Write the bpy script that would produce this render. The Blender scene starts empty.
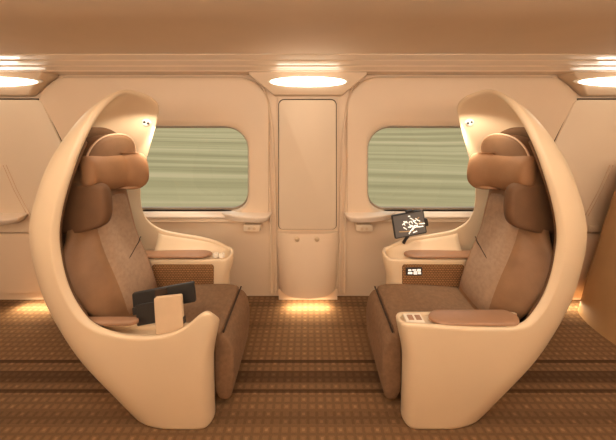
import bpy, bmesh, math, random
from mathutils import Vector
random.seed(7)
PI = math.pi
SC = bpy.context.scene
COL = SC.collection
F, CX, HY, CZ = 250.0, 308.0, 115.0, 1.70      # focal length in px, principal point, eye height

def at(px, py, d):                              # photo point at depth d -> world
    return Vector(((px - CX) * d / F, d, CZ - (py - HY) * d / F))

# ------------------------------------------------------------------ materials
def lin(r, g, b):
    f = lambda c: c / 12.92 if c <= .04045 else ((c + .055) / 1.055) ** 2.4
    return (f(r / 255), f(g / 255), f(b / 255), 1)

def new_mat(name):
    m = bpy.data.materials.new(name); m.use_nodes = True
    return m, m.node_tree, m.node_tree.nodes, m.node_tree.links, m.node_tree.nodes['Principled BSDF']

def surf(name, col, rough=.5, var=.06, scale=6, bump=0.0, bscale=200, spec=.4, coat=0, metal=0):
    m, t, N, L, b = new_mat(name)
    tc = N.new('ShaderNodeTexCoord')
    n = N.new('ShaderNodeTexNoise'); n.inputs['Scale'].default_value = scale; n.inputs['Detail'].default_value = 4
    r = N.new('ShaderNodeValToRGB')
    r.color_ramp.elements[0].position = .3; r.color_ramp.elements[1].position = .7
    r.color_ramp.elements[0].color = tuple(c * (1 - var) for c in col[:3]) + (1,)
    r.color_ramp.elements[1].color = tuple(min(1, c * (1 + var)) for c in col[:3]) + (1,)
    L.new(tc.outputs['Object'], n.inputs['Vector']); L.new(n.outputs['Fac'], r.inputs['Fac'])
    L.new(r.outputs['Color'], b.inputs['Base Color'])
    b.inputs['Roughness'].default_value = rough
    b.inputs['Specular IOR Level'].default_value = spec
    b.inputs['Coat Weight'].default_value = coat
    b.inputs['Metallic'].default_value = metal
    if bump:
        n2 = N.new('ShaderNodeTexNoise'); n2.inputs['Scale'].default_value = bscale; n2.inputs['Detail'].default_value = 3
        bp = N.new('ShaderNodeBump'); bp.inputs['Strength'].default_value = bump; bp.inputs['Distance'].default_value = .003
        L.new(tc.outputs['Object'], n2.inputs['Vector']); L.new(n2.outputs['Fac'], bp.inputs['Height'])
        L.new(bp.outputs['Normal'], b.inputs['Normal'])
    return m

def emit(name, col, s):
    m, t, N, L, b = new_mat(name)
    b.inputs['Base Color'].default_value = col
    b.inputs['Emission Color'].default_value = col
    b.inputs['Emission Strength'].default_value = s
    return m

def weave(name, c1, c2, scale=60, rough=.85):
    m, t, N, L, b = new_mat(name)
    tc = N.new('ShaderNodeTexCoord')
    k = N.new('ShaderNodeTexBrick'); k.inputs['Scale'].default_value = scale
    k.inputs['Color1'].default_value = c1; k.inputs['Color2'].default_value = tuple(.8 * x for x in c1[:3]) + (1,)
    k.inputs['Mortar'].default_value = c2
    k.inputs['Mortar Size'].default_value = .12; k.inputs['Brick Width'].default_value = .9; k.inputs['Row Height'].default_value = .6
    mp = N.new('ShaderNodeMapping'); mp.inputs['Rotation'].default_value = (PI / 2, 0, 0)
    L.new(tc.outputs['Object'], mp.inputs['Vector']); L.new(mp.outputs['Vector'], k.inputs['Vector'])
    L.new(k.outputs['Color'], b.inputs['Base Color'])
    b.inputs['Roughness'].default_value = rough
    bp = N.new('ShaderNodeBump'); bp.inputs['Strength'].default_value = .4; bp.inputs['Distance'].default_value = .002
    L.new(k.outputs['Fac'], bp.inputs['Height']); bp.invert = True
    L.new(bp.outputs['Normal'], b.inputs['Normal'])
    return m

def carpet():
    m, t, N, L, b = new_mat('woven_carpet')
    tc = N.new('ShaderNodeTexCoord'); sp = N.new('ShaderNodeSeparateXYZ'); L.new(tc.outputs['Object'], sp.inputs[0])
    def M(op, a, bb=None, c=None):
        n = N.new('ShaderNodeMath'); n.operation = op
        for i, v in enumerate((a, bb, c)):
            if v is None: continue
            if isinstance(v, (int, float)): n.inputs[i].default_value = v
            else: L.new(v, n.inputs[i])
        return n.outputs[0]
    X, Y = sp.outputs['X'], sp.outputs['Y']
    # woven cells
    cx = M('DIVIDE', X, .050); cy = M('DIVIDE', Y, .036)
    fx = M('ABSOLUTE', M('SUBTRACT', M('FRACT', cx), .5)); fy = M('ABSOLUTE', M('SUBTRACT', M('FRACT', cy), .5))
    cell = M('LESS_THAN', M('MAXIMUM', fx, fy), .33)
    inner = M('LESS_THAN', M('MAXIMUM', fx, fy), .16)
    wn = N.new('ShaderNodeTexWhiteNoise'); wn.noise_dimensions = '2D'
    cb = N.new('ShaderNodeCombineXYZ'); L.new(M('FLOOR', cx), cb.inputs[0]); L.new(M('FLOOR', cy), cb.inputs[1])
    L.new(cb.outputs[0], wn.inputs['Vector'])
    # bands across the aisle
    p = M('FRACT', M('DIVIDE', M('SUBTRACT', Y, 1.49), .84))
    ramp = N.new('ShaderNodeValToRGB'); ramp.color_ramp.interpolation = 'CONSTANT'
    e = ramp.color_ramp.elements
    pts = [(0, .95), (.045, .30), (.07, .85), (.115, .38), (.20, .9), (.262, .30), (.29, 1.0), (.60, .78), (.66, 1.0), (.86, .7), (.93, .95)]
    e[0].position, e[0].color = 0, (pts[0][1],) * 3 + (1,)
    e[1].position, e[1].color = pts[1][0], (pts[1][1],) * 3 + (1,)
    for q, v in pts[2:]:
        k = e.new(q); k.color = (v, v, v, 1)
    L.new(p, ramp.inputs['Fac'])
    fine = N.new('ShaderNodeTexNoise'); fine.inputs['Scale'].default_value = 160; L.new(tc.outputs['Object'], fine.inputs['Vector'])
    v = M('ADD', .62, M('MULTIPLY', cell, .20))
    par = M('LESS_THAN', M('ABSOLUTE', M('SUBTRACT', M('MODULO', M('ADD', M('FLOOR', cx), M('MULTIPLY', M('FLOOR', cy), 2)), 4), 1)), .5)
    v = M('ADD', v, M('MULTIPLY', M('MULTIPLY', inner, par), .30))
    v = M('ADD', v, M('MULTIPLY', inner, M('MULTIPLY', wn.outputs['Value'], .18)))
    v = M('MULTIPLY', v, M('ADD', .75, M('MULTIPLY', fine.outputs['Fac'], .5)))
    v = M('MULTIPLY', v, ramp.outputs['Color'])
    mx = N.new('ShaderNodeMix'); mx.data_type = 'RGBA'; mx.clamp_factor = True
    mx.inputs['A'].default_value = lin(52, 34, 22); mx.inputs['B'].default_value = lin(156, 119, 84)
    L.new(M('MULTIPLY', v, .72), mx.inputs['Factor'])
    L.new(mx.outputs['Result'], b.inputs['Base Color'])
    b.inputs['Roughness'].default_value = .95; b.inputs['Specular IOR Level'].default_value = .1
    bp = N.new('ShaderNodeBump'); bp.inputs['Strength'].default_value = .5; bp.inputs['Distance'].default_value = .004
    L.new(v, bp.inputs['Height']); L.new(bp.outputs['Normal'], b.inputs['Normal'])
    return m

def meadow():
    m, t, N, L, b = new_mat('meadow_rows')
    tc = N.new('ShaderNodeTexCoord')
    mp = N.new('ShaderNodeMapping'); mp.inputs['Scale'].default_value = (.02, 1.1, 0)
    n = N.new('ShaderNodeTexNoise'); n.inputs['Scale'].default_value = 1.6; n.inputs['Detail'].default_value = 6; n.inputs['Roughness'].default_value = .62
    r = N.new('ShaderNodeValToRGB'); e = r.color_ramp.elements
    e[0].position, e[0].color = .30, lin(150, 138, 108)
    e[1].position, e[1].color = .72, lin(208, 186, 152)
    k = e.new(.45); k.color = lin(168, 156, 120)
    k = e.new(.56); k.color = lin(186, 172, 136)
    L.new(tc.outputs['Object'], mp.inputs['Vector']); L.new(mp.outputs['Vector'], n.inputs['Vector'])
    L.new(n.outputs['Fac'], r.inputs['Fac']); L.new(r.outputs['Color'], b.inputs['Base Color'])
    b.inputs['Roughness'].default_value = 1; b.inputs['Specular IOR Level'].default_value = 0
    return m

def glass():
    m, t, N, L, b = new_mat('window_glass')
    N.remove(b)
    tr = N.new('ShaderNodeBsdfTransparent'); tr.inputs['Color'].default_value = (.93, .95, .92, 1)
    gl = N.new('ShaderNodeBsdfGlossy'); gl.inputs['Roughness'].default_value = .02
    fr = N.new('ShaderNodeFresnel'); fr.inputs['IOR'].default_value = 1.45
    mx = N.new('ShaderNodeMixShader')
    L.new(fr.outputs[0], mx.inputs[0]); L.new(tr.outputs[0], mx.inputs[1]); L.new(gl.outputs[0], mx.inputs[2])
    L.new(mx.outputs[0], N['Material Output'].inputs['Surface'])
    return m

CREAM = surf('cream_wall_panel', (.745, .565, .40, 1), .45, .02, 3)
CEILM = surf('cream_ceiling_matt', (.80, .61, .435, 1), .8, .02, 3, spec=.2)
CEIL = surf('cream_ceiling_gloss', (.80, .61, .435, 1), .24, .02, 3, spec=.7, coat=.3)
CREAM2 = surf('cream_door_panel', (.745, .59, .43, 1), .42, .02, 3)
SHELLM = surf('cream_shell_plastic', (.76, .57, .375, 1), .38, .02, 4, coat=.15)
SILLM = surf('pale_sill', (.83, .68, .54, 1), .3, .02, 4)
LEATHER = surf('brown_leather', (.285, .148, .072, 1), .5, .12, 9, .35, 260)
PADM = surf('armrest_leather', (.36, .19, .105, 1), .42, .08, 9, .2, 220, coat=.1)
FABRIC = surf('taupe_fabric', (.37, .235, .150, 1), .85, .10, 40, .5, 420, spec=.2)
DARKB = surf('dark_brown_lining', (.16, .078, .034, 1), .7, .1, 8, .3, 200)
PIPE = surf('tan_piping', (.62, .40, .25, 1), .6, .04, 8)
SEAM = surf('dark_seam', (.05, .026, .014, 1), .8, .05, 8)
GREY = surf('charcoal_plastic', (.032, .028, .026, 1), .42, .1, 8)
CASE = surf('beige_case', (.66, .47, .30, 1), .55, .04, 12)
WHITE = surf('ivory_plastic', (.86, .74, .60, 1), .35, .02, 8)
METAL = surf('brass_knob', (.70, .52, .34, 1), .35, .04, 8, metal=.3)
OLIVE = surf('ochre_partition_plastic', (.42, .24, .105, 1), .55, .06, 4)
WEAVE = weave('brown_basket_weave', lin(176, 128, 80), lin(104, 70, 42), 45)
CARPET = carpet()
LAMP = emit('lamp_lens', (1, .90, .74, 1), 6)
TOE = emit('toe_light_lens', (1, .80, .52, 1), 6)
PANEL = emit('fill_lens', (1, .90, .76, 1), 4)  # glow of the added aisle and cove fill lights

# ------------------------------------------------------------------ mesh helpers
def build(name, verts, faces, mat, parent=None, smooth=True, sub=0, bevel=0, recalc=True, auto=None, solid=0):
    me = bpy.data.meshes.new(name)
    off = parent_off(parent)
    bm = bmesh.new()
    vs = [bm.verts.new(Vector(v) - off) for v in verts]
    for f in faces:
        try: bm.faces.new([vs[i] for i in f])
        except ValueError: pass
    bmesh.ops.remove_doubles(bm, verts=bm.verts, dist=1e-5)
    if recalc: bmesh.ops.recalc_face_normals(bm, faces=bm.faces)
    bm.to_mesh(me); bm.free()
    o = bpy.data.objects.new(name, me); COL.objects.link(o)
    me.materials.append(mat)
    for p in me.polygons: p.use_smooth = smooth
    if parent: o.parent = parent
    if solid:
        s = o.modifiers.new('solid', 'SOLIDIFY'); s.thickness = solid; s.offset = 0
    if bevel:
        bv = o.modifiers.new('bevel', 'BEVEL'); bv.width = bevel; bv.segments = 3; bv.limit_method = 'ANGLE'; bv.angle_limit = .6
        bv.harden_normals = False
    if sub:
        s = o.modifiers.new('sub', 'SUBSURF'); s.levels = sub; s.render_levels = sub
    if smooth and (bevel or auto):
        try: me.set_sharp_from_angle(angle=auto or .7)
        except Exception: pass
    return o

def parent_off(p):
    v = Vector((0, 0, 0))
    while p: v += p.location; p = p.parent
    return v

def empty(name, loc, label, cat, group=None):
    o = bpy.data.objects.new(name, None); COL.objects.link(o); o.location = loc
    o.empty_display_size = .05
    o['label'] = label; o['category'] = cat
    if group: o['group'] = group
    return o

def tag(o, label, cat, group=None):
    o['label'] = label; o['category'] = cat
    if group: o['group'] = group
    return o

def struct(o):
    o['kind'] = 'structure'; return o

def grid_faces(n, m, closed=False):     # n rows, m cols
    fs = []
    for i in range(n - 1):
        for j in range(m if closed else m - 1):
            k = (j + 1) % m
            fs.append((i * m + j, i * m + k, (i + 1) * m + k, (i + 1) * m + j))
    return fs

def loft(loops):                        # closed loops, capped
    m = len(loops[0]); vs = [p for l in loops for p in l]
    fs = grid_faces(len(loops), m, True)
    fs.append(tuple(range(m))[::-1]); k = (len(loops) - 1) * m
    fs.append(tuple(range(k, k + m)))
    return vs, fs

def boxg(x0, x1, y0, y1, z0, z1):
    vs = [(x, y, z) for x in (x0, x1) for y in (y0, y1) for z in (z0, z1)]
    return vs, [(0, 1, 3, 2), (4, 6, 7, 5), (0, 4, 5, 1), (2, 3, 7, 6), (0, 2, 6, 4), (1, 5, 7, 3)]

def box(name, b, mat, parent=None, bevel=.006, smooth=True):
    vs, fs = boxg(*b)
    return build(name, vs, fs, mat, parent, smooth, 0, bevel)

def tube(path, r, n=8, closed=False):
    loops = []
    P = [Vector(p) for p in path]
    up = None
    for i, p in enumerate(P):
        a = P[i - 1] if i > 0 else P[i]; b = P[i + 1] if i < len(P) - 1 else P[i]
        t = (b - a).normalized()
        if up is None:
            up = Vector((0, 0, 1)) if abs(t.z) < .9 else Vector((1, 0, 0))
        s = t.cross(up).normalized(); up = s.cross(t).normalized()
        rr = r[i] if isinstance(r, (list, tuple)) else r
        loops.append([p + s * math.cos(2 * PI * k / n) * rr + up * math.sin(2 * PI * k / n) * rr for k in range(n)])
    return loft(loops)

def merge(*parts):
    V, Fc = [], []
    for vs, fs in parts:
        o = len(V); V += list(vs); Fc += [tuple(i + o for i in f) for f in fs]
    return V, Fc

def lathe(c, axis, prof, n=20):         # prof list of (dist along axis, radius)
    c = Vector(c); ax = Vector(axis).normalized()
    up = Vector((0, 0, 1)) if abs(ax.z) < .9 else Vector((1, 0, 0))
    s = ax.cross(up).normalized(); w = s.cross(ax)
    return loft([[c + ax * h + (s * math.cos(2 * PI * k / n) + w * math.sin(2 * PI * k / n)) * max(r, 1e-4) for k in range(n)] for h, r in prof])

def rrect(x0, x1, z0, z1, r, n=8):      # rounded-rect loop; r = radii for (bl, br, tr, tl)
    if not isinstance(r, (list, tuple)): r = (r,) * 4
    out = []
    for cx, cz, rr, a in ((x0 + r[0], z0 + r[0], r[0], PI), (x1 - r[1], z0 + r[1], r[1], 1.5 * PI), (x1 - r[2], z1 - r[2], r[2], 0), (x0 + r[3], z1 - r[3], r[3], .5 * PI)):
        for k in range(n + 1):
            t = a + .5 * PI * k / n
            out.append((cx + rr * math.cos(t), cz + rr * math.sin(t)))
    return out

def pchip(tab):
    xs = [a for a, _ in tab]; ys = [b for _, b in tab]; n = len(xs)
    h = [xs[i + 1] - xs[i] for i in range(n - 1)]; d = [(ys[i + 1] - ys[i]) / h[i] for i in range(n - 1)]
    m = [d[0]] + [0 if d[i - 1] * d[i] <= 0 else 2 * d[i - 1] * d[i] / (d[i - 1] + d[i]) for i in range(1, n - 1)] + [d[-1]]
    def f(x):
        if x <= xs[0]: return ys[0]
        if x >= xs[-1]: return ys[-1]
        i = max(k for k in range(n - 1) if xs[k] <= x)
        t = (x - xs[i]) / h[i]
        return ((1 + 2 * t) * (1 - t) ** 2 * ys[i] + t * (1 - t) ** 2 * h[i] * m[i] + t * t * (3 - 2 * t) * ys[i + 1] + t * t * (t - 1) * h[i] * m[i + 1])
    return f

def sstep(a, b, x):
    t = min(1, max(0, (x - a) / (b - a))); return t * t * (3 - 2 * t)

# ------------------------------------------------------------------ setting
WY = 2.35
XE = 4.2
YB = -1.7
def px_x(px, d=WY): return (px - CX) * d / F
def py_z(py, d=WY): return CZ - (py - HY) * d / F

vs, fs = boxg(-XE, XE, YB, WY + .15, -.08, 0)
struct(build('floor', vs, fs, CARPET, None, False))

WIN = {1: (px_x(92), px_x(248.5)), 2: (px_x(367.5), px_x(524))}
WZ0, WZ1 = py_z(211.5), py_z(126.5)

def holed_wall():
    """wall sheet with two rounded window holes, reveals 12 cm deep"""
    V, Fc = [], []
    cuts = [-XE, 0.0, XE]
    for (a, b), w in zip(((-XE, 0.0), (0.0, XE)), (1, 2)):
        x0, x1 = WIN[w]
        inner = rrect(x0, x1, WZ0, WZ1, (.17, .17, .22, .22), 8)
        cx, cz = (x0 + x1) / 2, (WZ0 + WZ1) / 2
        outer = []
        H0, H1 = 0.0, 2.30
        for (x, z) in inner:            # project to the sheet's border along x or z
            dx, dz = x - cx, z - cz
            s = min(((b - cx) if dx > 0 else (a - cx)) / dx if abs(dx) > 1e-6 else 1e9, ((H1 - cz) if dz > 0 else (H0 - cz)) / dz if abs(dz) > 1e-6 else 1e9)
            outer.append((cx + dx * s, cz + dz * s))
        n = len(inner)
        # corners
        base = len(V)
        V += [(x, WY, z) for x, z in outer] + [(x, WY, z) for x, z in inner] + [(x, WY + .13, z) for x, z in inner]
        for i in range(n):
            j = (i + 1) % n
            Fc.append((base + i, base + j, base + n + j, base + n + i))
            Fc.append((base + n + i, base + n + j, base + 2 * n + j, base + 2 * n + i))
        for (X, Z) in ((a, H0), (b, H0), (b, H1), (a, H1)):
            k = min(range(n), key=lambda i: 0 if False else 0)
            # find the outer pair that straddles this corner
            for i in range(n):
                j = (i + 1) % n
                p, q = outer[i], outer[j]
                on_v = lambda P: abs(P[0] - X) < 1e-6
                on_h = lambda P: abs(P[1] - Z) < 1e-6
                if (on_v(p) and on_h(q) and not on_h(p)) or (on_h(p) and on_v(q) and not on_v(p)):
                    V.append((X, WY, Z)); Fc.append((base + i, len(V) - 1, base + j)); break
    return V, Fc
vs, fs = holed_wall()
struct(build('wall_window_side', vs, fs, CREAM, None, False, recalc=True))

# opposite wall, end walls, ceiling
struct(box('wall_aisle_side', (-XE, XE, YB - .1, YB, 0, 2.3), CREAM, None, 0))
struct(box('wall_left', (-XE - .1, -XE, YB, WY + .15, 0, 2.3), CREAM, None, 0))
struct(box('wall_right', (XE, XE + .1, YB, WY + .15, 0, 2.3), CREAM, None, 0))
prof = [(WY + .02, 2.075), (2.215, 2.072), (2.150, 2.074), (2.143, 2.084), (2.087, 2.104), (2.080, 2.114), (2.018, 2.135), (2.011, 2.145), (1.945, 2.165), (1.940, 2.172), (1.940, 2.34), (WY + .15, 2.34)]
vs, fs = loft([[(x, y, z) for y, z in prof] for x in (-XE, XE)])
struct(build('trim_cornice', vs, fs, CEIL, None, True, 0, .003))
prof = [(1.9395, 2.174), (1.85, 2.182), (1.3, 2.190), (.95, 2.195), (.80, 2.28), (YB, 2.28), (YB, 2.34), (1.9395, 2.34)]
vs, fs = loft([[(x, y, z) for y, z in prof] for x in (-XE, XE)])
struct(build('ceiling', vs, fs, CEILM, None, True, 0, .003))

# window units: moulding arch + glass
def bay(n, sx):
    x0, x1 = WIN[n]
    inner = rrect(x0, x1, WZ0, WZ1, (.17, .17, .22, .22), 10)
    d = 2.31
    ox0, ox1 = (px_x(36, d), px_x(269, d)) if n == 1 else (px_x(347, d), px_x(580, d))
    oz0, oz1 = py_z(222, d), py_z(76.5, d)
    outer = rrect(ox0, ox1, oz0, oz1, (.06, .06, .30, .30), 10)
    m = len(inner)
    # resample outer by the same index; flare the lower part a little
    mid = lambda t: [(a[0] + (b[0] - a[0]) * t, a[1] + (b[1] - a[1]) * t) for a, b in zip(outer, inner)]
    rings = [(outer, WY - .001), (outer, WY - .028), (mid(.035), WY - .040), (mid(.10), WY - .036), (mid(.5), WY - .030), (mid(.86), WY - .030), (mid(.95), WY - .022), (inner, WY - .002), (inner, WY + .05)]
    V = [(x, y, z) for ring, y in rings for x, z in ring]
    o = build('trim_%d' % n, V, grid_faces(len(rings), m, True), CREAM, None, True, 0, 0, auto=1.0)
    struct(o)
    # thin dark gap line round the moulding
    g = [(x, WY - .006, z) for x, z in rrect(ox0 - .010, ox1 + .010, oz0 + .02, oz1 + .010, (.05, .05, .31, .31), 10)]
    # window: frame and pane
    fr_o = rrect(x0 - .004, x1 + .004, WZ0 - .004, WZ1 + .004, (.17, .17, .22, .22), 10)
    fr_i = rrect(x0 + .016, x1 - .016, WZ0 + .016, WZ1 - .016, (.155, .155, .205, .205), 10)
    rings = [(fr_o, WY + .055), (fr_o, WY + .045), (fr_i, WY + .045), (fr_i, WY + .085), (fr_o, WY + .085)]
    V = [(x, y, z) for ring, y in rings for x, z in ring]
    w = build('window_%d' % n, V, grid_faces(5, m, True), SEAMGREY, None, False); struct(w)
    gi = rrect(x0 + .002, x1 - .002, WZ0 + .002, WZ1 - .002, (.165, .165, .215, .215), 10)
    V = [(x, WY + .068, z) for x, z in gi]
    build('pane', V, [tuple(range(m))], GLASS, w, False, recalc=False)
    # pale sill strip
    s0, s1 = (px_x(92), px_x(252)) if n == 1 else (px_x(364), px_x(524))
    pr = [(WY - .002, WZ0 + .004), (WY - .045, WZ0 - .012), (WY - .058, WZ0 - .028), (WY - .052, WZ0 - .045), (WY - .002, WZ0 - .05)]
    vs, fs = loft([[(x, y, z) for y, z in pr] for x in (s0, s0 + .02, s1 - .02, s1)])
    struct(build('sill_%d' % n, vs, fs, SILLM, None, True, 0, .004))
SEAMGREY = surf('window_gasket', (.36, .27, .19, 1), .6, .05, 8)
GLASS = glass()
bay(1, -1); bay(2, 1)

# sloped soffits above the cabinets, with the downlights
def soffit(n, xc, wt, wb):
    top = [(-wt, 2.18, 2.085), (wt, 2.18, 2.085), (wt, 2.345, 2.085), (-wt, 2.345, 2.085)]
    t2 = [(-wt, 2.185, 2.055), (wt, 2.185, 2.055), (wt, 2.346, 2.055), (-wt, 2.346, 2.055)]
    bot = [(-wb, 2.280, 1.878), (wb, 2.280, 1.878), (wb, 2.347, 1.872), (-wb, 2.347, 1.872)]
    vs, fs = loft([[(x + xc, y, z) for x, y, z in l] for l in (top, t2, bot)])
    struct(build('trim_%d' % n, vs, fs, CREAM, None, True, 0, .012))
def downlight(xc, label, halfw):
    c = Vector((xc, 2.222, 1.998)); nrm = Vector((0, -.88, -.475)).normalized()
    t = empty('ceiling_downlight', c, label, 'lamp', 'oval downlights above the wall cabinets')
    u = Vector((1, 0, 0)); v = nrm.cross(u).normalized()
    def dome(a, b, prof):
        return loft([[c + u * math.cos(2 * PI * k / 40) * a * r + v * math.sin(2 * PI * k / 40) * b * r + nrm * h for k in range(40)] for h, r in prof])
    vs, fs = dome(halfw, .048, [(-.004, 1.0), (.010, .99), (.022, .88), (.028, .6), (.030, .02)])
    build('lens', vs, fs, LAMP, t, True)
    vs, fs = dome(halfw * 1.07, .055, [(-.012, 1.0), (.004, 1.0), (.008, .97), (.004, .925), (-.012, .92)])
    build('rim', vs, fs, WHITE, t, True)
for n, xc, wt, wb, hw, lab in ((3, 0, .52, .31, .34, 'oval glowing ceiling downlight above the middle cabinet between the two windows'),
                               (4, px_x(0), .56, .34, .50, 'oval glowing ceiling downlight at the left end, above the door behind the left seat'),
                               (5, px_x(616), .56, .34, .50, 'oval glowing ceiling downlight at the right end, above the door behind the right seat')):
    soffit(n, xc, wt, wb); downlight(xc, lab, hw)

# column strips beside the middle cabinet
n = 6
for s in (-1, 1):
    for pts, w, dep in (([(255, 82), (261, 100), (266, 130), (269, 190), (270.5, 240), (270.5, 295.5)], .022, .030),
                        ([(262, 84), (268, 104), (272, 130), (274.5, 190), (275.5, 240), (275.5, 295.5)], .020, .020)):
        T = []
        for px, py in pts:
            x = s * (CX - px) * -1 * 2.3 / F
            T.append((x, py_z(py, 2.3)))
        L = [[(x - w / 2, WY, z), (x - w / 2, WY - dep * .7, z), (x - w * .25, WY - dep, z), (x + w * .25, WY - dep, z), (x + w / 2, WY - dep * .7, z), (x + w / 2, WY, z)] for x, z in T]
        L[-1] = [(a, b, max(c, .002)) for a, b, c in L[-1]]
        vs, fs = loft(L)
        struct(build('trim_%d' % n, vs, fs, CREAM, None, True, 0, 0, auto=1.2)); n += 1

# ------------------------------------------------------------------ wall cabinets
def plate(loop, y0, y1, rnd=.008):       # loop in (x,z), front face at y0, back at y1
    c = (sum(p[0] for p in loop) / len(loop), sum(p[1] for p in loop) / len(loop))
    def sh(k): return [(x + (c[0] - x) * 0 + (-rnd * k if x > c[0] else rnd * k), z + (-rnd * k if z > c[1] else rnd * k)) for x, z in loop]
    return loft([[(x, y1, z) for x, z in loop], [(x, y0 + rnd, z) for x, z in loop], [(x, y0 + rnd * .3, z) for x, z in sh(.4)], [(x, y0, z) for x, z in sh(1)]])

def bulge_panel(name, x0, x1, z0, z1, depth, parent, mat):
    nx, nz = 17, 13; xc = (x0 + x1) / 2; hw = (x1 - x0) / 2
    V = []
    for i in range(nz):
        f = i / (nz - 1)
        for j in range(nx):
            g = -1 + 2 * j / (nx - 1)
            nar = 1 - .07 * (1 - f) ** 2
            y = WY - .035 - depth * (1 - abs(g) ** 2.4) * (.30 + .70 * math.sin((1 - f) * PI * .5)) - .02 * (1 - abs(g) ** 6)
            V.append((xc + g * hw * nar, y, z0 + (z1 - z0) * f))
    nfr = len(V)
    V += [(x, WY - .002, z) for x, y, z in V]
    Fc = grid_faces(nz, nx); Fc += [tuple(a + nfr for a in f)[::-1] for f in grid_faces(nz, nx)]
    def edge(idx):
        for a, b in zip(idx, idx[1:]): Fc.append((a, b, b + nfr, a + nfr))
    edge([j for j in range(nx)]); edge([(nz - 1) * nx + j for j in range(nx)])
    edge([i * nx for i in range(nz)]); edge([i * nx + nx - 1 for i in range(nz)])
    return build(name, V, Fc, mat, parent, True, 0, 0, auto=.9)

def toe_light(x0, x1, y, parent):
    vs, fs = boxg(x0, x1, y + .04, y + .065, .068, .083)
    build('toe_light', vs, fs, TOE, parent, False)

mid = empty('wall_cabinet', (0, WY - .02, 0), 'narrow cream cabinet with two round knobs between the two windows', 'cabinet', 'cream cabinets along the window wall')
D1 = 2.315
box('body', (-.285, .285, WY - .022, WY - .002, .10, 1.88), SEAMT if False else CREAM, mid, .004)
loop = rrect(px_x(279, D1), px_x(336, D1), py_z(229, D1), py_z(100, D1), (.035, .035, .05, .05), 6)
vs, fs = plate(loop, D1 - .012, WY - .012); door = build('door', vs, fs, CREAM2, mid, True, 0, 0, auto=.9)
gl = rrect(px_x(279, D1) - .007, px_x(336, D1) + .007, py_z(229, D1) - .006, py_z(100, D1) + .010, (.04, .04, .055, .055), 6)
vs, fs = loft([[(x, WY - .03, z) for x, z in gl], [(x, WY - .021, z) for x, z in gl]])
build('door_gap', vs, fs, SEAM, mid, False)
lp = bulge_panel('lower_panel', px_x(277, 2.31), px_x(338, 2.31), .085, py_z(232, 2.31), .10, mid, CREAM)
for px in (297, 317):
    c = at(px, 239.5, 2.25)
    vs, fs = lathe(c + Vector((0, .03, 0)), (0, -1, 0), [(0, .016), (.012, .018), (.020, .022), (.030, .021), (.036, .012), (.037, .001)], 18)
    build('knob', vs, fs, METAL, mid, True)
toe_light(-.15, .15, 2.235, mid)
box('plinth', (-.27, .27, 2.30, WY - .004, 0.0, .10), CREAM, mid, .003)

def side_cabinet(s, label):
    xw = lambda px: s * abs(px_x(px, D1))           # px given on the left side of the photo
    t = empty('wall_cabinet', (s * 2.85, WY - .02, 0), label, 'cabinet', 'cream cabinets along the window wall')
    a = 2.46; out = 3.34
    pts = [(-3.42, .62), (-2.10, .62), (-2.26, 1.40), (-2.452, 1.805), (-2.475, 1.83), (-2.51, 1.84), (-3.2, 1.84), (-3.26, 1.83), (-3.30, 1.80), (-3.42, 1.40)]
    loop = [(p[0] * -s, p[1]) for p in pts]
    if s > 0: loop = loop[::-1]
    vs, fs = plate(loop, D1 - .012, WY - .004, .006)
    dr = build('door', vs, fs, CREAM2, t, True, 0, 0, auto=.9)
    # dark gap round the door's upper edge
    edge = [(-2.26, 1.40), (-2.452, 1.812), (-2.478, 1.838), (-2.51, 1.848), (-3.2, 1.848), (-3.26, 1.838), (-3.31, 1.805)]
    vs, fs = tube([(p[0] * -s, WY - .026, p[1]) for p in edge], .0075, 6)
    build('door_gap', vs, fs, SEAM, t, True)
    for dx in (0, .030):
        g = [(3, 165), (14, 190), (22, 205), (28, 216)]
        vs, fs = tube([(s * (abs(px_x(p, D1 - .012)) - dx), D1 - .012, py_z(q, D1 - .012)) for p, q in g], .003, 6)
        build('groove', vs, fs, PIPE, dr, True)
    bulge_panel('lower_panel', min(s * 2.12, s * 3.44), max(s * 2.12, s * 3.44), .085, .61, .03, t, CREAM)
    box('plinth', (min(s * 2.12, s * 3.44), max(s * 2.12, s * 3.44), 2.30, WY - .004, 0, .085), CREAM, t, .003)
    toe_light(min(s * 2.2, s * 2.5), max(s * 2.2, s * 2.5), 2.262, t)
side_cabinet(-1, 'wide cream cabinet door on the wall behind the left seat')
side_cabinet(1, 'wide cream cabinet door on the wall behind the right seat')

# ------------------------------------------------------------------ window ledges (small shelves with a socket below)
def ledge(pts_px, s, label, sock=None):
    """plan outline given for the left bay in (px at depth, depth); s mirrors"""
    pl = [(s * -abs((px - CX) * d / F) * (1 if px < CX else -1), d) for px, d in pts_px]
    z1 = .797
    xs = [p[0] for p in pl]; c = (sum(xs) / len(xs), WY)
    def sc(k, z): return [(c[0] + (x - c[0]) * k, WY - .003 + (y - WY) * k, z) for x, y in pl]
    vs, fs = loft([sc(.88, z1 - .055), sc(.94, z1 - .038), sc(.99, z1 - .016), sc(1, z1 - .012), sc(.995, z1 - .003), sc(.97, z1)])
    t = empty('window_ledge', (c[0], WY - .05, z1), label, 'ledge', 'small ledges beside the windows')
    build('shelf', vs, fs, SILLM, t, True, 0, 0, auto=.9)
    if sock:
        x = -s * abs((sock[0] - CX) * 2.24 / F)
        box('socket_panel', (x - .075, x + .075, 2.265, WY - .004, py_z(231.5, 2.27), py_z(225, 2.27)), CREAM2, t, .008)
        for dx in (-.022, .022):
            vs, fs = lathe((x + dx, 2.264, py_z(228.5, 2.27)), (0, -1, 0), [(0, .013), (.003, .013), (.003, .008), (.001, .001)], 12)
            build('socket', vs, fs, METAL, t, True)
C_L = [(221, 2.35), (221.5, 2.32), (225, 2.285), (234, 2.245), (246, 2.22), (258, 2.21), (266, 2.22), (270, 2.26), (272, 2.35)]
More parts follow.
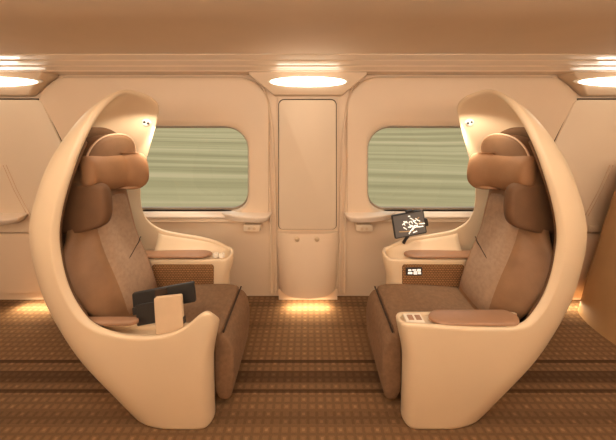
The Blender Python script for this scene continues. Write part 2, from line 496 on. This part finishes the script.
ledge(C_L, 1, 'pale ledge with socket panel left of the middle cabinet, under the left window corner', (251, 0))
ledge(C_L, -1, 'pale ledge with socket panel right of the middle cabinet, under the right window corner', (251, 0))
E_L = [(-60, 2.35), (-58, 2.25), (-40, 2.18), (-20, 2.15), (5, 2.16), (18, 2.20), (26, 2.27), (30, 2.35)]
ledge(E_L, 1, 'pale ledge on the cabinet behind the left seat')
c = at(593, 228, 2.30)
tag(box('wall_socket', (c.x - .045, c.x + .045, 2.283, 2.300, c.z - .03, c.z + .03), CREAM2, None, .004), 'small pale socket plate on the cabinet door behind the right seat', 'socket')

# partition at the right edge
prof = [(2.215, 0.0), (2.225, .03), (2.26, .16), (2.30, .30), (2.36, .48), (2.45, .78), (2.53, 1.02), (2.62, 1.22), (2.70, 1.30)]
loops = []
for x, z in prof:
    row = []
    for k in range(9):
        a = -PI / 2 + PI * k / 8
        row.append((x + .12 + .14 * (1 - math.cos(a)) - .0 - .12 + .05, 1.93 + .27 * math.sin(a), z))
    row += [(x + .62, 2.22, z), (x + .62, 1.64, z)]
    loops.append(row)
vs, fs = loft(loops)
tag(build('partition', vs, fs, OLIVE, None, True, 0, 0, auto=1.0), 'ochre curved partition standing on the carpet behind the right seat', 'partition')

# ------------------------------------------------------------------ shell seats
UB = pchip([(0, 1.08), (.13, 1.19), (.42, 1.43), (.76, 1.60), (1.05, 1.655), (1.36, 1.59), (1.61, 1.465), (1.75, 1.365), (1.83, 1.29), (1.87, 1.245), (1.89, 1.215)])
WW = pchip([(0, .315), (.3, .335), (.6, .34), (1.0, .34), (1.3, .325), (1.5, .302), (1.66, .272), (1.76, .232), (1.82, .185), (1.855, .132), (1.875, .085), (1.887, .035), (1.89, .004)])
YC = 1.66
ZT = 1.89
NS = 2.5

def section(q, z, ins, side):            # side -1 near, +1 far -> (u, y, z)
    ub = UB(z) - ins; w = max(WW(z) - ins, .0005); aw = .125 if side < 0 else .14
    c = .36; u0 = ub - c; uf = (.485 + .04 * sstep(.62, .35, z) if side < 0 else .575 + .03 * sstep(.6, .45, z)) + ins
    wo = WW(z); r = aw / 2
    if q >= .5:
        a = min((q - .5) / .5, 1) * PI / 2
        u = u0 + c * math.sin(a) ** (2 / NS); y = w * max(math.cos(a), 0) ** (2 / NS)
    elif q >= 0:
        s = uf + r - ins
        u = s + (u0 - s) * q / .5; y = w
    elif q >= -.5:
        a = -q / .5 * PI
        R = r - ins
        u = uf + r - ins - R * max(math.sin(a), 0) ** .8; y = wo - r + R * math.cos(a)
    else:
        s = uf + r - ins
        u = s + (1.22 - s) * (-q - .5) / .5 * (.62 + .38 * min(1, z / .6)); y = wo - aw + ins
    zz = z - ins * sstep(1.5, ZT, z)
    return (u, YC + side * y, zz)

def q_of(u, z, side):
    ub = UB(z); c = .36; u0 = ub - c
    if u <= u0:
        s = (.485 if side < 0 else .575) + (.125 if side < 0 else .14) / 2
        return max(0, .5 * (u - s) / (u0 - s))
    return .5 + .5 * math.asin(min(1, ((u - u0) / c) ** (NS / 2))) / (PI / 2)

def resample(pts, n, keyf):
    d = [0]
    for a, b in zip(pts, pts[1:]): d.append(d[-1] + keyf(a, b))
    out = []
    for k in range(n):
        t = d[-1] * k / (n - 1)
        i = max(j for j in range(len(d) - 1) if d[j] <= t + 1e-12)
        f = (t - d[i]) / max(d[i + 1] - d[i], 1e-9)
        out.append(tuple(a + (b - a) * f for a, b in zip(pts[i], pts[i + 1])))
    return out

def smooth_path(pts, n=8):               # catmull-rom through 2D points
    P = [pts[0]] + list(pts) + [pts[-1]]; out = []
    for i in range(1, len(P) - 2):
        for k in range(n):
            t = k / n
            out.append(tuple(.5 * (2 * b + (c - a) * t + (2 * a - 5 * b + 4 * c - d) * t * t + (3 * b - a - 3 * c + d) * t ** 3) for a, b, c, d in zip(P[i - 1], P[i], P[i + 1], P[i + 2])))
    out.append(tuple(pts[-1]))
    return out

def half_rim(side, zin, arm, rim):
    """list of (q_rim, z_rim, q_base) from the inner end of the arm to the apex of the hood"""
    out = []
    zf = arm[0][1]
    for k in range(9):                   # inner side of the arm, back to front
        out.append((-1 + .5 * k / 9, zin, -1 + .5 * k / 9))
    for k in range(10):                  # front wrap
        q = -.5 + .5 * k / 10
        out.append((q, zin + (zf - zin) * sstep(-.5, 0, q), q))
    A = resample(smooth_path(arm), 14, lambda a, b: math.dist(a, b))
    qa = [q_of(u, z, side) for u, z in A]
    qs = qa[-1]
    for (u, z), q in zip(A, qa):
        out.append((q, z, q * .5 / max(qs, .5) if qs > .5 else q))
    R = resample(smooth_path(rim), 34, lambda a, b: math.dist(a, b))
    qb0 = out[-1][2]
    for k, (u, z) in enumerate(R):
        if k == 0: continue
        t = k / (len(R) - 1)
        q = 1.0 if k == len(R) - 1 else q_of(u, z, side)
        out.append((q, z, qb0 + (1 - qb0) * t))
    return out

NEAR_RIM_TOP = [(1.31, .78), (1.345, .90), (1.362, 1.06), (1.345, 1.22), (1.300, 1.42), (1.250, 1.62), (1.222, 1.75), (1.212, 1.83), (1.210, 1.87), (1.215, 1.89)]
FAR_RIM = [(1.18, .795), (1.27, .85), (1.325, .93), (1.345, 1.05), (1.33, 1.2), (1.275, 1.38), (1.20, 1.58), (1.14, 1.73), (1.115, 1.80), (1.14, 1.86), (1.215, 1.89)]

def make_seat(sg, name_label, near_arm, near_zin):
    base = Vector((sg * 1.0, YC, 0))
    T = empty('shell_seat', base, name_label, 'seat', 'pair of facing shell seats')
    def B(name, vs, fs, mat, parent=T, **k):
        return build(name, [(sg * v[0], v[1], v[2]) for v in vs], fs, mat, parent, **k)

    near = half_rim(-1, near_zin, near_arm, [near_arm[-1], (1.20, .605), (1.262, .685)] + NEAR_RIM_TOP)
    far_arm = [(.64, .655), (.66, .668), (.74, .705), (.86, .735), (1.0, .757), (1.12, .778), FAR_RIM[0]]
    far = half_rim(1, .622, far_arm, FAR_RIM)
    cols = [(-1,) + c for c in near] + [(1,) + c for c in far[::-1][1:]]
    NR = 30
    m = len(cols)
    def surf_grid(ins):
        V = []
        for i in range(NR):
            v = i / (NR - 1)
            for side, qr, zr, qb in cols:
                w = v ** 1.0
                V.append(section(qb + (qr - qb) * w, zr * (1 - (1 - v) ** 1.15) if zr > 1 else zr * v, ins, side))
        return V
    Vo = surf_grid(0.0); Vi = surf_grid(.026)
    n = len(Vo)
    fs = grid_faces(NR, m); fs += [tuple(a + n for a in f)[::-1] for f in grid_faces(NR, m)]
    def strip(idx):
        for a, b in zip(idx, idx[1:]): fs.append((a, b, b + n, a + n))
    strip([j for j in range(m)]); strip([(NR - 1) * m + j for j in range(m)])
    strip([i * m for i in range(NR)]); strip([i * m + m - 1 for i in range(NR)])
    shell = B('shell', Vo + Vi, fs, SHELLM, sub=1)

    # cream tops of the two arms, between their rims
    def arm_top(side, arm, zin, sag):
        aw = .125 if side < 0 else .14
        A = resample(smooth_path(arm), 14, lambda a, b: math.dist(a, b))
        V = []
        us = [u for u, z in A]
        for k, (u, z) in enumerate(A):
            w = WW(z)
            ff = (u - us[0]) / (us[-1] - us[0])
            for j in range(7):
                f = j / 6
                uu = u - (.045 if k == 0 else 0) * math.sin(PI * f)
                y = (w - .012) * (1 - f) + (WW(zin) - aw + .012) * f
                V.append((uu, YC + side * y, (z * (1 - f) + zin * f - .012 - sag * math.sin(PI * f)) if sag < .05 or j in (0, 6) or k == 0 else .462))
        return B('arm_top', V, grid_faces(14, 7), SHELLM, solid=.012)
    arm_top(-1, near_arm, near_zin, .06 if sg < 0 else .018)
    arm_top(1, far_arm, .622, .03)

    # brown lining
    L = []
    cl = [(qr, zr, qb) for s_, qr, zr, qb in cols if s_ < 0 and qr >= .49 and zr > .62]
    rows = 24; far_q = [1 - .36 * (k / 12) for k in range(1, 13)]; ml = len(cl) + len(far_q)
    for i in range(rows):
        v = i / (rows - 1)
        for qr, zr, qb in cl:
            z = .30 + (min(zr - .004, 1.630 - .10 * sstep(.80, .50, qr)) - .30) * v
            L.append(section(min(qb + (qr - qb) * z / zr + .014, 1.0), z, .036, -1))
        for q in far_q:
            z = .30 + (1.630 - .20 * ((1 - q) / .36) ** 2 - .30) * v
            L.append(section(q, z, .036, 1))
    lining = B('lining', L, grid_faces(rows, ml), DARKB, solid=.012)

    # backrest: dished slab, winged at shoulder height
    UC = pchip([(.36, 1.085), (.43, 1.10), (.63, 1.17), (.89, 1.285), (1.11, 1.345), (1.25, 1.365), (1.36, 1.365)])
    HW = pchip([(.36, .192), (.60, .205), (.95, .205), (1.10, .200), (1.36, .190)])
    HWN = pchip([(.36, .192), (.48, .205), (.60, .255), (.80, .285), (.90, .262), (.99, .212), (1.36, .190)])
    WD = pchip([(.36, -.03), (.55, -.06), (.80, -.075), (.95, -.05), (1.04, .0), (1.36, .02)])
    WDF = pchip([(.36, .0), (.70, .01), (.90, .02), (1.05, .03), (1.36, .03)])
    def back_front(y, z):
        h = HW(z) if y > 0 else HWN(z); a = abs(y) / h
        return UC(z) - (WD if y < 0 else WDF)(z) * sstep(.45, .85, a) - .012 * (1 - a * a)
    loops = []
    for i in range(25):
        z = .36 + 1.0 * i / 24; e = 1.0
        if i in (0, 24): e = .93
        loop = []
        for j in range(21):
            g = -1 + 2 * j / 20; h = HW(z) if g > 0 else HWN(z); y = g * h * e
            rnd = .028 * max(0, (abs(g) - .80) / .20) ** 2
            loop.append((back_front(y, z) + rnd + (.015 if e < 1 else 0), YC - .003 + y, z))
        for j in range(7):
            g = 1 - 2 * j / 6; h = HW(z) if g > 0 else HWN(z)
            loop.append((UC(z) + .085 + (.03 if g < -.9 else 0), YC - .003 + g * (h * e - .008), z))
        loops.append(loop)
    vs, fs = loft(loops)
    back = B('backrest', vs, fs, LEATHER, sub=1)

    # fabric centre panel on the backrest, in two pads with a seam between
    def pad(z0, z1, hw0, hw1):
        nz, ny = 21, 13; V = []
        for i in range(nz):
            f = i / (nz - 1); z = z0 + (z1 - z0) * f; hw = hw0 + (hw1 - hw0) * f
            for j in range(ny):
                g = -1 + 2 * j / (ny - 1)
                edge = (1 - abs(g) ** 6) * (1 - abs(2 * f - 1) ** 8)
                V.append((back_front(g * hw + .024, z) + .012 - .034 * edge, YC + .024 + g * hw, z))
        k = len(V)
        V += [(u + .03, y, z) for u, y, z in V]
        idx = grid_faces(nz, ny)
        fs = idx + [tuple(a + k for a in f)[::-1] for f in idx]
        def st(ix):
            for a, b in zip(ix, ix[1:]): fs.append((a, b, b + k, a + k))
        st(list(range(ny))); st([(nz - 1) * ny + j for j in range(ny)]); st([i * ny for i in range(nz)]); st([i * ny + ny - 1 for i in range(nz)])
        return V, fs
    vs, fs = pad(.43, 1.17, .158, .140); B('back_panel', vs, fs, FABRIC, back, auto=1.2)
    ys = [i / 10 for i in range(11)]
    vs, fs = tube([(back_front(y, .745 + .35 * y) - .0205 + .016 * sstep(.12, .17, y), YC + y, .745 + .35 * y) for y in [.0 + .175 * t for t in ys]], [.0015] + [.004] * 10, 6)
    B('seam', vs, fs, SEAM, back)
    # shoulder wing on the aisle side
    wp = smooth_path([(1.37, 1.31), (1.27, 1.30), (1.21, 1.280), (1.190, 1.24), (1.180, 1.17), (1.182, 1.10), (1.205, 1.05), (1.27, 1.025), (1.37, 1.00)], 3) + [(1.50, 1.0), (1.51, 1.15), (1.50, 1.31)]
    cu_, cz_ = 1.30, 1.15
    loops = [[(cu_ + (u - cu_) * k, YC + y, cz_ + (z - cz_) * k) for u, z in wp] for y, k in ((-.206, .80), (-.204, .93), (-.190, 1.0), (-.170, 1.005), (-.152, .99), (-.142, .94), (-.139, .82))]
    vs, fs = loft(loops); B('shoulder_wing', vs, fs, WINGM, auto=1.3)

    # headrest, winged
    loops = []
    nz = 13
    hz = lambda z, g, f: z - .02 * g + (.050 * sstep(.1, 1, -g) - .035 * sstep(.2, .7, g) + .04 * sstep(.7, 1, g)) * (1 - f)
    for i in range(nz):
        f = i / (nz - 1); z = 1.205 + .245 * f
        e = (1 - abs(2 * f - 1) ** 7 * .07); inr = .030 * abs(2 * f - 1) ** 5
        loop = []
        for j in range(19):
            g = -1 + 2 * j / 18
            y = g * (.222 if g < 0 else .205) * e
            u = 1.262 - (.010 if g < 0 else .085) * sstep(.30, .95, abs(g)) - .014 * math.sin(PI * f) + inr + .025 * max(0, (abs(g) - .82) / .18) ** 2
            loop.append((u + .03 * (f - .5), YC + y, hz(z, g, f)))
        for j in range(9):
            g = 1 - 2 * j / 8
            loop.append((1.375 - .035 * abs(g) - inr + .02 * (f - .5), YC + g * ((.215 if g < 0 else .198) * e), hz(z, g, f)))
        loops.append(loop)
    vs, fs = loft(loops)
    B('headrest', vs, fs, HEADM, sub=1)

    # arched head pad with pale piping behind the headrest
    def arch(k, n=22):
        pts = [(-.20 * k, 1.30)]
        for i in range(n + 1):
            a = PI - PI * i / n
            c, s = math.cos(a), math.sin(a)
            w_ = .20 if c < 0 else .222; e_ = 1.0 if c < 0 else .75
            pts.append((w_ * k * math.copysign(abs(c) ** e_, c), 1.395 + .175 * k * max(s, 0) ** (.9 if c < 0 else .75)))
        pts.append((.222 * k, 1.33))
        return pts
    lp = [[(u, YC + y, z) for y, z in arch(k)] for u, k in ((1.40, .97), (1.34, 1.0), (1.305, 1.0), (1.290, .96), (1.285, .85))]
    vs, fs = loft(lp); hp = B('head_pad', vs, fs, DARKB2, auto=1.2)
    vs, fs = tube([(1.300, YC + y, z) for y, z in arch(1.0)], .006, 8); B('piping', vs, fs, PIPE, hp)

    # reading light inside the hood
    c = section(q_of(1.245, 1.655, 1), 1.655, .026, 1); ax = Vector((-.35, -.9, -.15))
    vs, fs = lathe(Vector(c) - ax * .004, ax, [(0, .030), (.010, .030), (.017, .022), (.018, .001)], 18); rl = B('reading_light', vs, fs, WHITE, auto=.8)
    for dx in (-.012, .014):
        vs, fs = lathe(Vector(c) + Vector((dx, 0, dx * .3)) + ax * .016, ax, [(0, .009), (.006, .009), (.007, .001)], 12); B('lens', vs, fs, GREY, rl)

    # cushion
    y0, y1 = 1.448, 1.856
    def slab(uz, name, mat, ends=.02):
        loops = []
        for y, k in ((y0, .86), (y0 + ends * .4, .96), (y0 + ends, 1), ((y0 + y1) / 2, 1.012), (y1 - ends, 1), (y1 - ends * .4, .96), (y1, .86)):
            cu = sum(p[0] for p in uz) / len(uz); cz = sum(p[1] for p in uz) / len(uz)
            loops.append([(cu + (u - cu) * (1 - (1 - k) * .35), y, cz + (z - cz) * k) for u, z in uz])
        vs, fs = loft(loops)
        return B(name, vs, fs, mat, sub=1)
    cu = [(.510, .355), (.500, .40), (.505, .432), (.53, .450), (.62, .458), (.80, .452), (1.0, .440), (1.13, .430), (1.16, .40), (1.16, .32), (.80, .31), (.55, .32)]
    slab(cu, 'seat_cushion', FABRIC2)
    lr = [(.498, .425), (.470, .408), (.442, .36), (.428, .27), (.430, .16), (.440, .07), (.455, .035), (.50, .030), (.540, .06), (.552, .20), (.545, .38), (.525, .425)]
    slab(lr, 'leg_rest', FABRIC2)
    for sy in (y0 + .004, y1 - .004):
        pass
    vs, fs = tube([(.494, y0 + .012 + (y1 - y0 - .024) * t, .434) for t in ys], .006, 8); B('seam', vs, fs, SEAM)
    vs, fs = boxg(.56, 1.05, y0 + .01, y1 - .01, .0, .32); B('base', vs, fs, DARKB, bevel=.01)

    # armrest pads
    def armpad(u0, u1, ya, yb, z, th=.026, zr=0):
        loops = []
        N_ = 18
        for i in range(N_):
            f = i / (N_ - 1); u = u0 + (u1 - u0) * f
            k = min(1, (math.sin(min(1, f / .16) * PI / 2)) ** .7 + .04) * min(1, math.sin(min(1, (1 - f) / .06) * PI / 2) ** .7 + .1)
            yc = (ya + yb) / 2; h = (yb - ya) / 2 * k
            lift = zr * f
            loops.append([(u, yc - h, z + .3 * th + lift), (u, yc - h * .92, z + th * .8 + lift), (u, yc - h * .6, z + th + lift), (u, yc + h * .6, z + th + lift), (u, yc + h * .92, z + th * .8 + lift), (u, yc + h, z + .3 * th + lift), (u, yc + h * .9, z + lift), (u, yc - h * .9, z + lift)])
        vs, fs = loft(loops)
        return B('armrest_pad', vs, fs, PADM, sub=1)
    armpad(.725, 1.30, 1.850, 1.945, .630, .030)
    # weave panel and trims on the inner face of the far arm
    yi = YC + .34 - .14
    loop = rrect(.70, 1.16, .40, .590, .02, 4)
    vs, fs = loft([[(u, yi + .004, z) for u, z in loop], [(u, yi - .006, z) for u, z in loop]])
    B('side_panel', vs, fs, WEAVE, bevel=.003)
    return T, B, armpad

WINGM = surf('umber_wing', (.155, .074, .033, 1), .75, .08, 10, .3, 300)  # darker brown than the backrest leather
HEADM = surf('tan_headrest_leather', (.30, .145, .064, 1), .68, .08, 7, .3, 240)
DARKB2 = surf('brown_pad_suede', (.20, .098, .044, 1), .8, .08, 10, .3, 300)
FABRIC2 = surf('cushion_fabric', (.245, .140, .078, 1), .85, .12, 50, .6, 380, spec=.2)

# left seat: bowl-shaped aisle arm, opened for the folding table
left_arm = [(.55, .655), (.575, .645), (.62, .600), (.70, .548), (.84, .522), (1.0, .530), (1.12, .560)]
TL, BL, padL = make_seat(-1, 'cream shell seat on the left facing right, beige folder on its aisle arm', left_arm, .505)
padL(.93, 1.24, 1.352, 1.400, .553)
for du, dz in ((0, 0), (.045, .002)):
    vs, fs = lathe((.655 + du, 1.90, .622 + dz), (0, 0, 1), [(0, .022), (.020, .022), (.026, .016), (.026, .010), (.018, .009), (.017, .001)], 18)
    BL('control_knob', vs, fs, WHITE, auto=.8)

# right seat: flat aisle arm with a long leather pad
right_arm = [(.55, .592), (.60, .590), (.70, .582), (.85, .574), (1.0, .570), (1.10, .572), (1.15, .582)]
TR, BR, padR = make_seat(1, 'cream shell seat on the right facing left, long brown leather pad on its aisle arm', right_arm, .570)
padR(.665, 1.165, 1.332, 1.440, .566, .024)
vs, fs = boxg(.535, .635, 1.350, 1.415, .562, .580); cp = BR('control_panel', vs, fs, WHITE, bevel=.006)
for k in range(2):
    vs, fs = boxg(.552 + .042 * k, .582 + .042 * k, 1.366, 1.400, .578, .583); BR('button', vs, fs, PADM, cp, bevel=.002)
# small lit display on the weave panel of the right seat
yi = YC + .20
vs, fs = boxg(.725, .845, yi - .014, yi - .004, .515, .570); dp = BR('display', vs, fs, GREY, bevel=.003)
glyph = emit('display_glow', (1, .93, .82, 1), .9)
parts = []
for a, b, c, d in ((.740, .762, .548, .560), (.770, .80, .552, .560), (.808, .832, .545, .562), (.738, .770, .526, .540), (.780, .806, .524, .545), (.812, .834, .526, .538)):
    parts.append(boxg(a, b, yi - .0155, yi - .013, c, d))
vs, fs = merge(*parts); BR('display_symbols', vs, fs, glyph, dp, smooth=False)

# ------------------------------------------------------------------ devices
def slab_device(name, c, w, h, th, rz, tilt, roll):
    """returns basis + plate maker; x right, n towards the viewer"""
    from mathutils import Matrix
    R = Matrix.Rotation(rz, 3, 'Z') @ Matrix.Rotation(tilt, 3, 'X') @ Matrix.Rotation(roll, 3, 'Y')
    def pl(hw, hh, y0, y1, cx=0, cz=0, r=.008):
        lp = rrect(cx - hw, cx + hw, cz - hh, cz + hh, r, 5)
        return loft([[Vector(c) + R @ Vector((x, y1, z)) for x, z in lp], [Vector(c) + R @ Vector((x, y0, z)) for x, z in lp]])
    return R, pl

# tablet above the right seat's far arm
ct = at(409, 224, 1.93)
R, pl = slab_device('tablet', ct, .26, .19, .014, .10, -.05, math.radians(-8))
tb = empty('tablet', ct, 'small black tablet with bright white flecks on its screen, on the right seat window-side arm', 'tablet')
vs, fs = pl(.130, .090, -.007, .009, r=.012); build('frame', vs, fs, GREY, tb, True, 0, .003)
SCREEN = emit('tablet_screen', lin(92, 84, 76), .55)
vs, fs = pl(.121, .081, -.0085, -.006, r=.004); sc = build('screen', vs, fs, SCREEN, tb, False)
INK = emit('screen_brushstrokes', (1, .93, .80, 1), .95)
rs = random.Random(12)
st = []
for k in range(24):
    x, z = rs.gauss(.016, .038), rs.gauss(.0, .034); a = rs.choice((.35, .5, 2.3, 2.6, .1)) + rs.uniform(-.3, .3); l = rs.uniform(.008, .024)
    st.append([(x - l * math.cos(a), z - l * math.sin(a)), (x, z + rs.uniform(-.006, .006)), (x + l * math.cos(a), z + l * math.sin(a))])
pt = [tube([Vector(ct) + R @ Vector((x * 1.05, -.0095, z)) for x, z in smooth_path(p, 5)], .0036, 6) for p in st]
vs, fs = merge(*pt); build('brushstrokes', vs, fs, INK, sc, True)
DULL = emit('screen_tan_wash', lin(176, 140, 96), .5)
pt = [tube([Vector(ct) + R @ Vector((x, -.0088, z)) for x, z in p], .0035, 6) for p in ([(-.09, -.04), (-.04, -.048), (.03, -.05)], [(.05, .02), (.085, .04)], [(.06, -.01), (.1, .0)])]
vs, fs = merge(*pt); build('wash_strokes', vs, fs, DULL, sc, True)
e = Vector(ct) + R @ Vector((.139, 0, -.012))
vs, fs = pl(.012, .028, -.010, .012, .138, -.010, .006); build('clamp', vs, fs, GREY, tb, True, 0, .002)
vs, fs = pl(.030, .008, -.008, .012, .02, .094, .005); build('camera_bump', vs, fs, GREY, tb, True, 0, .002)
foot = Vector((.748, 1.955, .700))
top = Vector(ct) + R @ Vector((-.02, .004, -.088))
vs, fs = tube([top, top * .5 + foot * .5 + Vector((0, .004, 0)), foot], [.012, .010, .013], 10); build('stalk', vs, fs, GREY, tb, True)

# dark tablet and pale folder on the left seat's near arm
cd = at(165, 302.5, 1.436)
R, pl = slab_device('tablet', cd, .36, .15, .014, .0, -.12, math.radians(-10))
td = empty('folding_table', cd, 'charcoal tablet tray standing on the left seat aisle arm, behind a beige folder', 'tray')
vs, fs = pl(.178, .054, -.008, .008, 0, .030, .010); build('tray_panel', vs, fs, GREY, td, True, 0, .003)
vs, fs = pl(.056, .056, -.012, .006, -.106, -.036, .008); build('hinge_panel', vs, fs, GREY, td, True, 0, .003)
vs, fs = pl(.034, .016, -.016, .004, -.01, .066, .006); build('hinge', vs, fs, SEAM, td, True, 0, .003)
vs, fs = pl(.012, .020, -.014, .010, -.168, -.010, .006); build('knob', vs, fs, GREY, td, True, 0, .003)
ft = Vector(cd) + R @ Vector((-.10, .0, -.122))

cf = at(169.5, 314.5, 1.374)
R, pl = slab_device('folder', cf, .15, .19, .014, -.06, -.10, math.radians(-8))
fo = empty('folder', cf, 'beige folder with rounded corners propped upright on the left seat aisle arm', 'folder')
vs, fs = pl(.078, .097, -.009, -.003, 0, 0, .010); build('cover', vs, fs, CASE, fo, True, 0, .0025)
vs, fs = pl(.078, .097, .003, .009, 0, 0, .010); build('cover', vs, fs, CASE, fo, True, 0, .0025)
vs, fs = pl(.074, .093, -.004, .004, 0, 0, .008); build('pages', vs, fs, WHITE, fo, True, 0, .001)
vs, fs = pl(.006, .016, -.006, .010, .079, -.035, .003); build('clasp', vs, fs, GREY, fo, True, 0, .001)

# ------------------------------------------------------------------ outside
V = []
ny, nx = 30, 21
for i in range(ny):
    y = 4 + 70 * (i / (ny - 1)) ** 1.6
    for j in range(nx):
        x = -70 + 140 * j / (nx - 1)
        V.append((x, y, -1.6 + .20 * (y - 4) + .25 * math.sin(x * .11 + y * .3)))
struct(build('terrain', V, grid_faces(ny, nx), meadow(), None, True, recalc=False))

# ------------------------------------------------------------------ light
def area(name, loc, rot, sx, sy, power, col):
    l = bpy.data.lights.new(name, 'AREA'); l.shape = 'RECTANGLE'; l.size = sx; l.size_y = sy; l.energy = power; l.color = col
    o = bpy.data.objects.new(name, l); COL.objects.link(o); o.location = loc; o.rotation_euler = rot
    return o
WARM = (1, .90, .735)
for k, x in enumerate((-2.1, 0, 2.1)):  # unseen fill panels, added to brighten the cabin
    t = empty('fill_panel', (x, .35, 2.28), 'long fill light panel added on the aisle ceiling, ' + ('left', 'middle', 'right')[k] + ' of three', 'lamp', 'added aisle fill lights')
    vs, fs = boxg(x - .9, x + .9, .18, .52, 2.262, 2.276); build('lens', vs, fs, PANEL, t, False)
    vs, fs = merge(boxg(x - .93, x + .93, .15, .18, 2.255, 2.279), boxg(x - .93, x + .93, .52, .55, 2.255, 2.279)); build('frame', vs, fs, WHITE, t, False)
    area('aisle_fill', (x, .35, 2.25), (0, 0, 0), 1.7, .3, 11, WARM)
# unseen cove fill added on the aisle-side wall to brighten ceiling and window wall
cv = empty('cove_fill', (0, YB, 1.86), 'long cove fill light added along the wall across the aisle', 'lamp')
vs, fs = loft([[(x, y, z) for y, z in ((YB + .001, 1.78), (YB + .16, 1.82), (YB + .17, 1.90), (YB + .15, 1.90), (YB + .14, 1.85), (YB + .001, 1.83))] for x in (-4, 4)]); build('trough', vs, fs, CREAM, cv, False)
vs, fs = boxg(-3.9, 3.9, YB + .03, YB + .12, 1.845, 1.86); build('lens', vs, fs, PANEL, cv, False)
for x in (-2.6, 0, 2.6):
    area('cove_fill_beam', (x, YB + .10, 1.93), (math.radians(121), 0, 0), 2.4, .12, 47, WARM)
for xc in (0, px_x(0), px_x(616)):
    area('downlight_beam', (xc, 2.165, 1.985), (math.radians(125), 0, PI), .55, .02, .5, WARM)
for xc, w, p in ((0, .38, 3.0), (-2.35, .4, 2.6), (2.35, .4, 1.6)):
    area('toe_beam', (xc, 2.225, .060), (math.radians(-25), 0, 0), w, .02, p * .95, (1, .80, .52))
for sg in (-1, 1):                      # wide beam added to brighten each hood, then its reading light's own
    for p0, p1, e, a in (((1.15, 1.73, 1.70), (1.26, 1.90, .8), 5.5, 165), ((1.165, 1.895, 1.62), (1.25, 1.985, .8), 20, 70)):
        l = bpy.data.lights.new('reading_fill_beam', 'SPOT'); l.energy = e; l.color = (1, .90, .74); l.spot_size = math.radians(a); l.spot_blend = .6; l.shadow_soft_size = .02
        o = bpy.data.objects.new('reading_fill_beam', l); COL.objects.link(o)
        p0 = Vector((sg * p0[0], p0[1], p0[2])); o.location = p0
        o.rotation_euler = (Vector((sg * p1[0], p1[1], p1[2])) - p0).to_track_quat('-Z', 'Y').to_euler()

w = bpy.data.worlds.new('sky'); SC.world = w; w.use_nodes = True
w.node_tree.nodes['Background'].inputs['Color'].default_value = (.95, .97, .92, 1)
w.node_tree.nodes['Background'].inputs['Strength'].default_value = 1.34

# ------------------------------------------------------------------ camera
cam = bpy.data.cameras.new('camera'); co = bpy.data.objects.new('camera', cam); COL.objects.link(co)
co.location = (0, 0, CZ); co.rotation_euler = (PI / 2, 0, 0)
cam.sensor_width = 36; cam.lens = 36 * F / 616; cam.shift_x = 0; cam.shift_y = -(220 - HY) / 616
cam.clip_start = .05; cam.clip_end = 500
SC.camera = co
SC.view_settings.view_transform = 'Standard'; SC.view_settings.look = 'None'
SC.view_settings.exposure = -0.18; SC.view_settings.gamma = 1; SC.view_settings.use_curve_mapping = False
